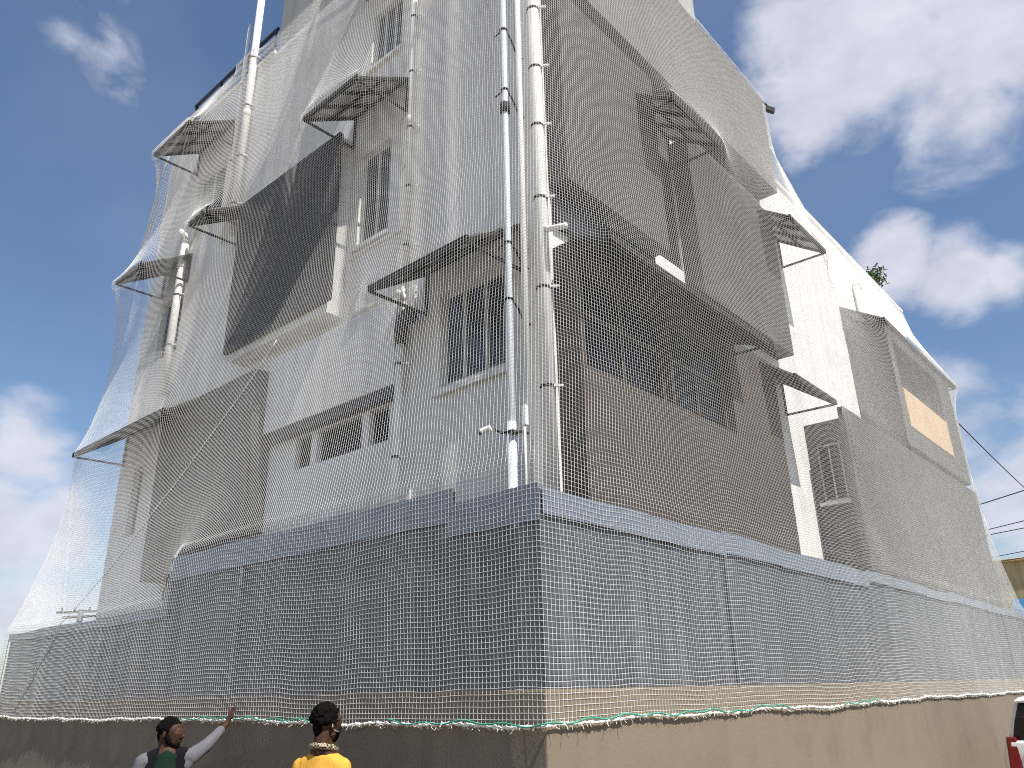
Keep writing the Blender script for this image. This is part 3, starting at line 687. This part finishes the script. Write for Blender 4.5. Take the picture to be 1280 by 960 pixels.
def legs(F, hw=.1, hip=.86, knee=.47):
    pr=[[(F.w(0,0,hip+.06),(.15,.10,.08)),(F.w(0,0,hip+.16),(.15,.10,.08))]]
    for s in (1,-1):
        pr+= [[(F.w(s*hw,0,hip),.085),(F.w(s*(hw+.01),.02,knee),.056)],[(F.w(s*(hw+.01),.02,knee),.056),(F.w(s*(hw+.02),-.02,.09),.04)],[(F.w(s*(hw+.02),-.03,.045),.038),(F.w(s*(hw+.03),.13,.035),.033)]]
    return pr
Rv=Vector((.659,-.752,0)); Fv=Vector((.752,.659,0))
# --- man touching the net
PS=.82      # the people are built life size and scaled with the place
c=Vector((-.567,2.892,GZ)); bf=(-Fv*math.cos(.3)+Rv*math.sin(.3))
p1=Fig('person',c,bf,'man in grey and black jacket reaching up to touch the hem of the net')
def loc(*q): return p1.o+(Vector(q)-p1.o)/PS
hc=loc(-.556,2.878,1.520); hf=(Rv*.97-Fv*.10).normalized(); hl=Vector((0,0,1)).cross(hf)
hp,H=head_prims(hc,hf,hl)
Ls=loc(-.430,2.800,1.372); Rs=loc(-.685,2.958,1.348); el=loc(-.285,2.858,1.440); wr=loc(-.105,2.945,1.563); tp=loc(-.046,2.966,1.682)
nk=loc(-.557,2.880,1.415)
Re=Rs+Vector((-.06,.05,-.27)); Rw=Re+p1.f*.12+Vector((0,0,-.22))
skel=hp+[[(hc+Vector((0,0,-.06))-hf*.02,.055),(nk,.06)],[(nk+Vector((0,0,-.02)),(.10,.08,.06)),(p1.w(0,0,1.1),(.14,.10,.1))],[(p1.w(0,0,1.1),(.14,.10,.1)),(p1.w(0,0,.92),(.14,.10,.08))],
  [(nk+Vector((0,0,-.03)),.05),(Ls,.045)],[(nk+Vector((0,0,-.03)),.05),(Rs,.045)],[(Ls,.045),(el,.036)],[(el,.036),(wr,.024)],[(Rs,.045),(Re,.036)],[(Re,.036),(Rw,.024)]]
skel+=hand(wr,tp,Vector((-1,0,0)),Vector((0,-1,.3)))+hand(Rw,Rw+Vector((0,0,-.17)),p1.l,p1.f)+legs(p1,.09,.84,.45)
p1.blob('body',skel,skin,.0065,2)
hh=hair_prims(H,.09,.014,420,3)
p1.blob('hair',hh,hairm,.006,1)
bd=[[(H(k_*.070,-.022,.03),.020),(H(k_*.066,.004,.0),.017),(H(k_*.056,.018,-.045),.024)] for k_ in (1,-1)]+[[(H(0,.062,-.088),.034),(H(.04,.015,-.06),.026),(H(-.04,.015,-.06),.026)],[(H(.058,.01,-.03),.022),(H(.045,.02,-.062),.026)],[(H(-.058,.01,-.03),.022),(H(-.045,.02,-.062),.026)],[(H(.02,.096,-.042),.007),(H(0,.103,-.038),.008),(H(-.02,.096,-.042),.007)]]
p1.blob('beard',bd,hairm,.006,1)
ey=[[(H(.033,.083,.008),.010)],[(H(-.033,.083,.008),.010)]]
p1.blob('eyes',ey,simple('eye_dark',(.03,.025,.02),.2),.004,1)
sh=[[(nk+p1.f*.012+Vector((0,0,-.005)),(.066,.066,.03)),(nk+Vector((0,0,-.045)),(.115,.092,.05))],[(nk+Vector((0,0,-.045)),(.105,.09,.05)),(p1.w(0,.012,1.18),(.15,.118,.1))],[(p1.w(0,.012,1.18),(.15,.118,.1)),(p1.w(0,.01,.9),(.155,.12,.08))]]
p1.blob('shirt',sh,greens,.009,3)
jk=[]
for s,S_ in ((1,Ls),(-1,Rs)):
    side=p1.l*s
    top=nk+side*.072+Vector((0,0,-.03))-p1.f*.005
    jk+= [[(top,.062),(S_.lerp(nk,.22)+Vector((0,0,-.02)),.06),(p1.w(s*.11,.0,1.12),.092)],[(p1.w(s*.11,0,1.12),.092),(p1.w(s*.11,0,.86),.096)]]
jk+=[[(nk+p1.l*.055+Vector((0,0,-.02)),.058),(Ls.lerp(nk,.25),.062)],[(nk-p1.l*.055+Vector((0,0,-.02)),.058),(Rs.lerp(nk,.25),.062)]]
jk+=[[(nk-p1.f*.05+Vector((0,0,-.03)),.065),(p1.w(0,-.05,1.1),(.15,.085,.1)),(p1.w(0,-.05,.86),(.15,.09,.06))],[(nk-p1.f*.055+Vector((0,0,.0)),.055),(nk+p1.l*.06+Vector((0,0,-.01)),.03)],[(nk-p1.f*.055+Vector((0,0,.0)),.055),(nk-p1.l*.06+Vector((0,0,-.01)),.03)]]
p1.blob('jacket',jk,navy,.009,3)
cuff=el.lerp(wr,.62)
s1=[[(Ls.lerp(nk,.12)+Vector((0,0,-.005)),.068),(Ls,.066)],[(Ls+Vector((0,0,-.005)),.066),(Ls.lerp(el,.55),.06)],[(Ls.lerp(el,.55),.06),(el,.055)],[(el,.055),(cuff,.042)],[(Ls.lerp(el,.3),.066)],[(Ls.lerp(el,.8),.06)],[(cuff+(wr-el)*.02,.045)],[(Ls+Vector((-.03,.0,-.06)),.05),(Ls,.06)]]
p1.blob('sleeve',s1,grey_c,.008,2)
s2=[[(Rs.lerp(nk,.12),.068),(Rs,.068),(Rs.lerp(Re,.5),.06)],[(Rs.lerp(Re,.5),.06),(Re,.054)],[(Re,.054),(Re.lerp(Rw,.8),.042)]]
p1.blob('sleeve',s2,grey_c,.008,2)
p1.blob('trousers',[[ (q[0],(q[1]+.014) if not isinstance(q[1],tuple) else tuple(x+.016 for x in q[1])) for q in pr] for pr in legs(p1,.09,.84,.45)[:1]+[x for x in legs(p1,.09,.84,.45)[1:] if x[0][0].z>.1]],jeans,.012,2)
bc=p1.w(.07,.105,1.30); mb=MB(); a=p1.l*.022; n_=p1.f*.03; u_=Vector((0,0,.03))
mb.hexa([bc-a-u_,bc+a-u_,bc+a-u_+n_,bc-a-u_+n_],[bc-a+u_,bc+a+u_,bc+a+u_+n_,bc-a+u_+n_]); keep(mb.build('badge',badge,bevel=.002),p1.e)
# --- man in yellow seen from behind
bf2=(Fv*.93+Rv*.36).normalized()
p2=Fig('person',(-.46,1.262,GZ),bf2,'man in yellow shirt seen from behind with thick black hair and checked neck cloth')
loc=lambda *q: p2.o+(Vector(q)-p2.o)/PS
hc2=loc(-.448,1.254,1.590); hf2=(Fv*.80+Rv*.60).normalized(); hl2=Vector((0,0,1)).cross(hf2)
hp2,H2=head_prims(hc2,hf2,hl2); nk2=loc(-.452,1.258,1.478)
L2=p2.w(.155,.0,1.40); R2=p2.w(-.155,.0,1.40)
sk=hp2+[[(hc2+Vector((0,0,-.06))-hf2*.03,.052),(nk2,.06)],[(nk2+Vector((0,0,-.03)),(.10,.08,.06)),(p2.w(0,0,1.12),(.15,.10,.1))],[(p2.w(0,0,1.12),(.15,.10,.1)),(p2.w(0,0,.92),(.14,.10,.08))]]
for s,S_ in ((1,L2),(-1,R2)):
    e_=S_+p2.l*s*.05+Vector((0,0,-.29))-p2.f*.03; w_=e_+p2.f*.09+Vector((0,0,-.24))
    sk+=[[(nk2+Vector((0,0,-.04)),.05),(S_,.045)],[(S_,.045),(e_,.037)],[(e_,.037),(w_,.025)]]+hand(w_,w_+Vector((0,0,-.175))+p2.f*.02,p2.l*s,p2.f)
sk+=legs(p2,.095,.88,.48); p2.blob('body',sk,skin,.0065,2)
p2.blob('hair',hair_prims(H2,.09,.026,700,9)+[[(H2(0,-.01,.065),.078)]],hairm,.006,1)
ysh=[[(nk2+Vector((0,0,-.055)),(.10,.085,.035)),(L2+Vector((0,0,.0)),.066),(R2+Vector((0,0,.0)),.066),(p2.w(0,-.015,1.22),(.165,.115,.08))],[(p2.w(0,-.01,1.25),(.17,.115,.1)),(p2.w(0,0,.85),(.17,.125,.05))]]
for s,S_ in ((1,L2),(-1,R2)):
    e_=S_+p2.l*s*.05+Vector((0,0,-.29))-p2.f*.03
    ysh+=[[(S_,.072),(S_.lerp(e_,.75),.064)]]
p2.blob('shirt',ysh,yel,.009,4)
p2.blob('trousers',[[ (q[0],(q[1]+.014) if not isinstance(q[1],tuple) else tuple(x+.016 for x in q[1])) for q in pr] for pr in legs(p2,.095,.88,.48)[:1]+[x for x in legs(p2,.095,.88,.48)[1:] if x[0][0].z>.1]],jeans,.012,2)
# checked neck cloth and the mask loop round the ear
ck,cnt,cb=newmat('checked_neck_cloth'); ch=cnt.nodes.new('ShaderNodeTexChecker'); ch.inputs['Scale'].default_value=70; ch.inputs['Color1'].default_value=(.02,.02,.022,1); ch.inputs['Color2'].default_value=(.42,.34,.22,1)
tcc=cnt.nodes.new('ShaderNodeTexCoord'); cnt.links.new(tcc.outputs['Object'],ch.inputs['Vector']); cnt.links.new(ch.outputs['Color'],cb.inputs['Base Color']); cb.inputs['Roughness'].default_value=.9
sc=MB(); sc.tube([tuple(nk2+Vector((0,0,-.012-.02*math.cos(a)))+p2.l*.082*math.cos(a+1.57)+p2.f*(.078*math.sin(a+1.57)-.01)) for a in np.linspace(0,6.28,25)],[.02+.004*math.sin(i*2.1) for i in range(25)],8)
keep(sc.build('neck_cloth',ck,smooth=True),p2.e)
ml=MB()
for s in (1,-1): ml.tube([H2(s*.082,.0,.03),H2(s*.090,-.022,.015),H2(s*.090,-.026,-.01),H2(s*.082,.0,-.035),H2(s*.062,.06,-.05)],.0025,6)
keep(ml.build('mask_loop',M['pvc'],smooth=True),p2.e)
mk=[[(H2(0,.095,-.03),.034),(H2(.045,.06,-.05),.022),(H2(-.045,.06,-.05),.022),(H2(0,.07,-.09),.03)]]
p2.blob('mask',mk,navy,.006,1)

for q_ in (p1,p2): q_.e.scale=(PS,PS,PS)
# ------------------------------------------------------------------ parked car
car=empty('parked_car',(6.75,-1.32,0),'white hatchback car with red tail light parked by the sunlit boundary wall','car')
paint=simple('white_car_paint',(.78,.77,.74),.18,0,.02,3); cg=simple('tinted_car_glass',(.01,.012,.014),.05); red=simple('red_tail_lens',(.16,.008,.007),.15); rub=simple('black_rubber',(.02,.02,.02),.8); alloy=simple('alloy_wheel',(.55,.55,.56),.3,.8)
X0,YC=6.75,-1.32
def loft(secs, name, mat, bevel=.0):   # secs: list of (x, [(halfwidth, z)...]) rings
    mb=MB(); rings=[]
    for x,pr in secs: rings.append([(X0+x,YC+w_,z) for w_,z in pr]+[(X0+x,YC-w_,z) for w_,z in pr[::-1]])
    n=len(rings[0]); 
    for r in rings: mb.v+=r
    for i in range(len(rings)-1):
        for k in range(n): mb.f.append((i*n+k,i*n+(k+1)%n,(i+1)*n+(k+1)%n,(i+1)*n+k))
    mb.f+=[tuple(range(n))[::-1],tuple((len(rings)-1)*n+k for k in range(n))]
    o=mb.build(name,mat,smooth=True,bevel=bevel); keep(o,car); return o
body=loft([(0.02,[(.74,.35),(.80,.55),(.80,.85),(.74,1.08)]),(.12,[(.80,.28),(.86,.5),(.87,.88),(.80,1.10)]),(.9,[(.82,.25),(.89,.5),(.89,.9),(.82,1.08)]),(2.6,[(.82,.25),(.89,.5),(.89,.9),(.80,1.02)]),(3.4,[(.80,.25),(.87,.5),(.86,.82),(.74,.94)]),(3.95,[(.70,.3),(.78,.5),(.74,.72),(.60,.82)]),(4.05,[(.60,.35),(.68,.5),(.64,.66),(.5,.72)])],'body',paint,.02)
loft([(.10,[(.72,1.09),(.66,1.3),(.58,1.50)]),(.38,[(.78,1.085),(.70,1.35),(.60,1.55)]),(1.6,[(.78,1.06),(.70,1.35),(.60,1.57)]),(2.3,[(.78,1.03),(.68,1.3),(.56,1.50)]),(3.0,[(.76,.98),(.72,1.0),(.6,1.02)])],'cabin_glass',cg,.01)
loft([(.02,[(.60,1.515),(.60,1.535),(.50,1.55)]),(.38,[(.63,1.53),(.62,1.57),(.50,1.59)]),(1.6,[(.63,1.55),(.62,1.59),(.5,1.61)]),(2.25,[(.60,1.48),(.59,1.52),(.48,1.54)])],'roof',paint,.008)
mb=MB(); mb.box(X0+.075,X0+.085,YC-.56,YC+.56,1.16,1.45); 
for s in (1,-1):
    # pillars
    for pa,pb,pw,ph_ in (((.14,.735,1.09),(.30,.61,1.54),.07,.05),((1.45,.785,1.07),(1.5,.625,1.55),.05,.03),((3.0,.74,1.0),(2.25,.57,1.50),.06,.05)):
        keep(MB().bar((X0+pa[0],YC+s*pa[1],pa[2]),(X0+pb[0],YC+s*pb[1],pb[2]),pw,ph_).build('pillar',paint,bevel=.01),car)
    tl=MB(); ys=YC+s*.80; yi=YC+s*.66
    tl.hexa([(X0-.012,yi,.70),(X0-.012,ys-.0,.70),(X0+.16,ys+s*.065,.70),(X0+.1,yi,.70)],[(X0+.03,YC+s*.67,1.13),(X0+.03,YC+s*.775,1.13),(X0+.2,YC+s*.815,1.13),(X0+.15,YC+s*.67,1.13)])
    t_=tl.build('tail_light',red,bevel=.012); keep(t_,car)
    hl_=MB(); hl_.box(X0-.022,X0-.005,YC+s*.69,YC+s*.76,.86,.92); o=hl_.build('reversing_lamp',simple('clear_lens',(.6,.5,.48),.1),bevel=.004); o.parent=t_; o.matrix_parent_inverse=t_.matrix_parent_inverse.copy()
    rr_=MB(); rr_.tube([(X0+.45,YC+s*.52,1.58),(X0+.5,YC+s*.53,1.635),(X0+1.9,YC+s*.53,1.645),(X0+2.0,YC+s*.52,1.58)],.014,8); keep(rr_.build('roof_rail',M['black'],smooth=True),car)
    for xw in (.72,3.25):
        wc=Vector((X0+xw,YC+s*.80,.31)); ax=Vector((0,s,0))
        we=empty('wheel',wc); we.parent=car; we.matrix_parent_inverse=Matrix.Translation(car.location).inverted()
        ty=MB(); ty.tube([tuple(wc+ax*d) for d in (-.10,-.085,.07,.095)],[.28,.31,.31,.285],28); o=ty.build('tyre',rub,smooth=False); o.parent=we; o.matrix_parent_inverse=Matrix.Translation(wc).inverted()
        ri=MB(); ri.tube([tuple(wc+ax*d) for d in (.085,.105)],[.2,.19],24)
        for k in range(5):
            a_=k*1.2566; ri.bar(tuple(wc+ax*.11),tuple(wc+ax*.11+Vector((math.cos(a_)*.19,0,math.sin(a_)*.19))),.04)
        o=ri.build('rim',alloy); o.parent=we; o.matrix_parent_inverse=Matrix.Translation(wc).inverted()
mb2=MB(); mb2.box(X0-.05,X0+.1,YC-.78,YC+.78,.34,.58); keep(mb2.build('rear_bumper',paint,bevel=.03),car)
mb2=MB(); mb2.box(X0-.004,X0+.06,YC-.62,YC+.62,.93,.945); keep(mb2.build('tailgate_trim',M['black']),car)
mb2=MB(); mb2.tube([(X0+.42,YC,1.58),(X0+.40,YC,1.62),(X0+.2,YC,1.83)],[.02,.008,.003],6); keep(mb2.build('antenna',M['black'],smooth=True),car)
mb2=MB(); mb2.box(X0+.0,X0+.03,YC-.26,YC+.26,.62,.72); keep(mb2.build('number_plate_recess',M['black']),car)

car.location.z=GZ; car.scale=(.86,.86,.86)
# ------------------------------------------------------------------ far things
nb=empty('neighbour_house',(47,-1,0),'yellow house beyond the right end of the net','house')
cream=plaster('yellow_paint',(.50,.40,.21),.12,.3)
w=MB(); facade(w,'L',42.6,-9,5.8,0,7.2,[(1.6,3.4,2.2,4.7),(-2.5,-.8,3.2,5.0),(-6,-4.4,3.2,5.0)],.5)
w.quad((42.6,5.8,0),(52,5.8,0),(52,5.8,7.2),(42.6,5.8,7.2)); w.quad((42.6,-9,0),(52,-9,0),(52,-9,7.2),(42.6,-9,7.2)); w.quad((42.6,-9,7.2),(52,-9,7.2),(52,5.8,7.2),(42.6,5.8,7.2))
keep(w.build('wall',cream),nb); keep(MB().box(42.45,52.2,-9.15,5.95,7.2,7.35).build('roof_slab',cream,bevel=.03),nb)
for a,b_ in ((-2.5,-.8),(-6,-4.4)): keep(MB().box(42.9,42.95,a,b_,3.2,5.0).build('window',M['glass']),nb)
keep(MB().box(42.9,42.95,1.6,3.4,2.2,4.7).build('dark_doorway',M['black']),nb)
bt=MB(); bt.hexa([(41.3,3.9,4.55),(41.3,5.1,4.5),(42.5,5.1,5.3),(42.5,3.9,5.35)],[(41.28,3.9,4.6),(41.28,5.1,4.55),(42.5,5.1,5.4),(42.5,3.9,5.45)])
bt.hexa([(41.2,3.9,4.0),(41.2,5.1,3.95),(41.25,5.1,3.95),(41.25,3.9,4.0)],[(41.28,3.9,4.6),(41.28,5.1,4.55),(41.33,5.1,4.55),(41.33,3.9,4.6)])
tag(bt.build('blue_awning',simple('blue_tarp',(.02,.13,.26),.6,0,.2,2,.3)),'blue tarpaulin awning on the yellow house at far right','awning')
up=empty('utility_pole',(6.5,23.8,0),'distant street pole with crossarms seen above the sheets at far left','utility pole')
keep(MB().tube([(6.53,23.86,0),(6.53,23.86,4.35)],[.11,.08],10).build('pole_shaft',simple('weathered_concrete',(.12,.12,.115),.9)),up)
for z,l in ((4.27,.75),(4.12,.55)): keep(MB().bar((6.53-l*.66,23.86+l*.75,z),(6.53+l*.66,23.86-l*.75,z+.03),.07).build('crossarm',M['steel']),up)
for l in (-.6,-.2,.25,.6): keep(MB().tube([(6.53+l*.66,23.86-l*.75,4.28),(6.53+l*.66,23.86-l*.75,4.42)],[.04,.025],8).build('insulator',M['black']),up)
def wire(p,q,r,label,ext=(1.6,1.2)):
    p=Vector(p);q=Vector(q);d=q-p; a=p-d*ext[0]; b_=q+d*ext[1]; pts=[]
    for k in range(25):
        s=k/24; v=a.lerp(b_,s); pts.append((v.x,v.y,v.z-.4*(4*s*(1-s))*0.25+.1)) 
    tag(MB().tube(pts,r,6).build('overhead_wire',M['black'],smooth=True),label,'wire','overhead wires past the right end of the building')
CAMP=Vector((-3.3706515,-2.7691235,1.75))
def at(px,py,F):   # a spot named by its bearing and its ground distance
    v=Rm@Vector(((px-640)/977,-(py-480)/977,-1)); return CAMP+v*(F/v.dot(Fv))
for (p,q,lab) in (((1280,613,23.),(1215,634,25.2),'top wire of the near level group right of the building'),((1280,651,27.8),(1232,663,29.5),'upper of the middle pair of wires right of the building'),((1280,660,29.2),(1235,669,30.6),'lower of the middle pair of wires right of the building'),
                ((1280,689,35.0),(1240,697,36.6),'upper of the lowest pair of wires, just above the yellow house'),((1280,697,37.),(1243,703,38.2),'lowest wire, just above the yellow house roof')):
    wire(at(*p),at(*q),.016,lab,(6,4))
a=Vector((12.55,.3,6.5)); b_=at(1280,606,19.5); pts=[tuple(a.lerp(b_+(b_-a)*.8,k/20)+Vector((0,0,-.3*4*(k/20)*(1-k/20)*.3))) for k in range(21)]
tag(MB().tube(pts,.012,6).build('overhead_wire',M['black'],smooth=True),'steep service wire falling away from the balcony end to the right','wire','overhead wires past the right end of the building')
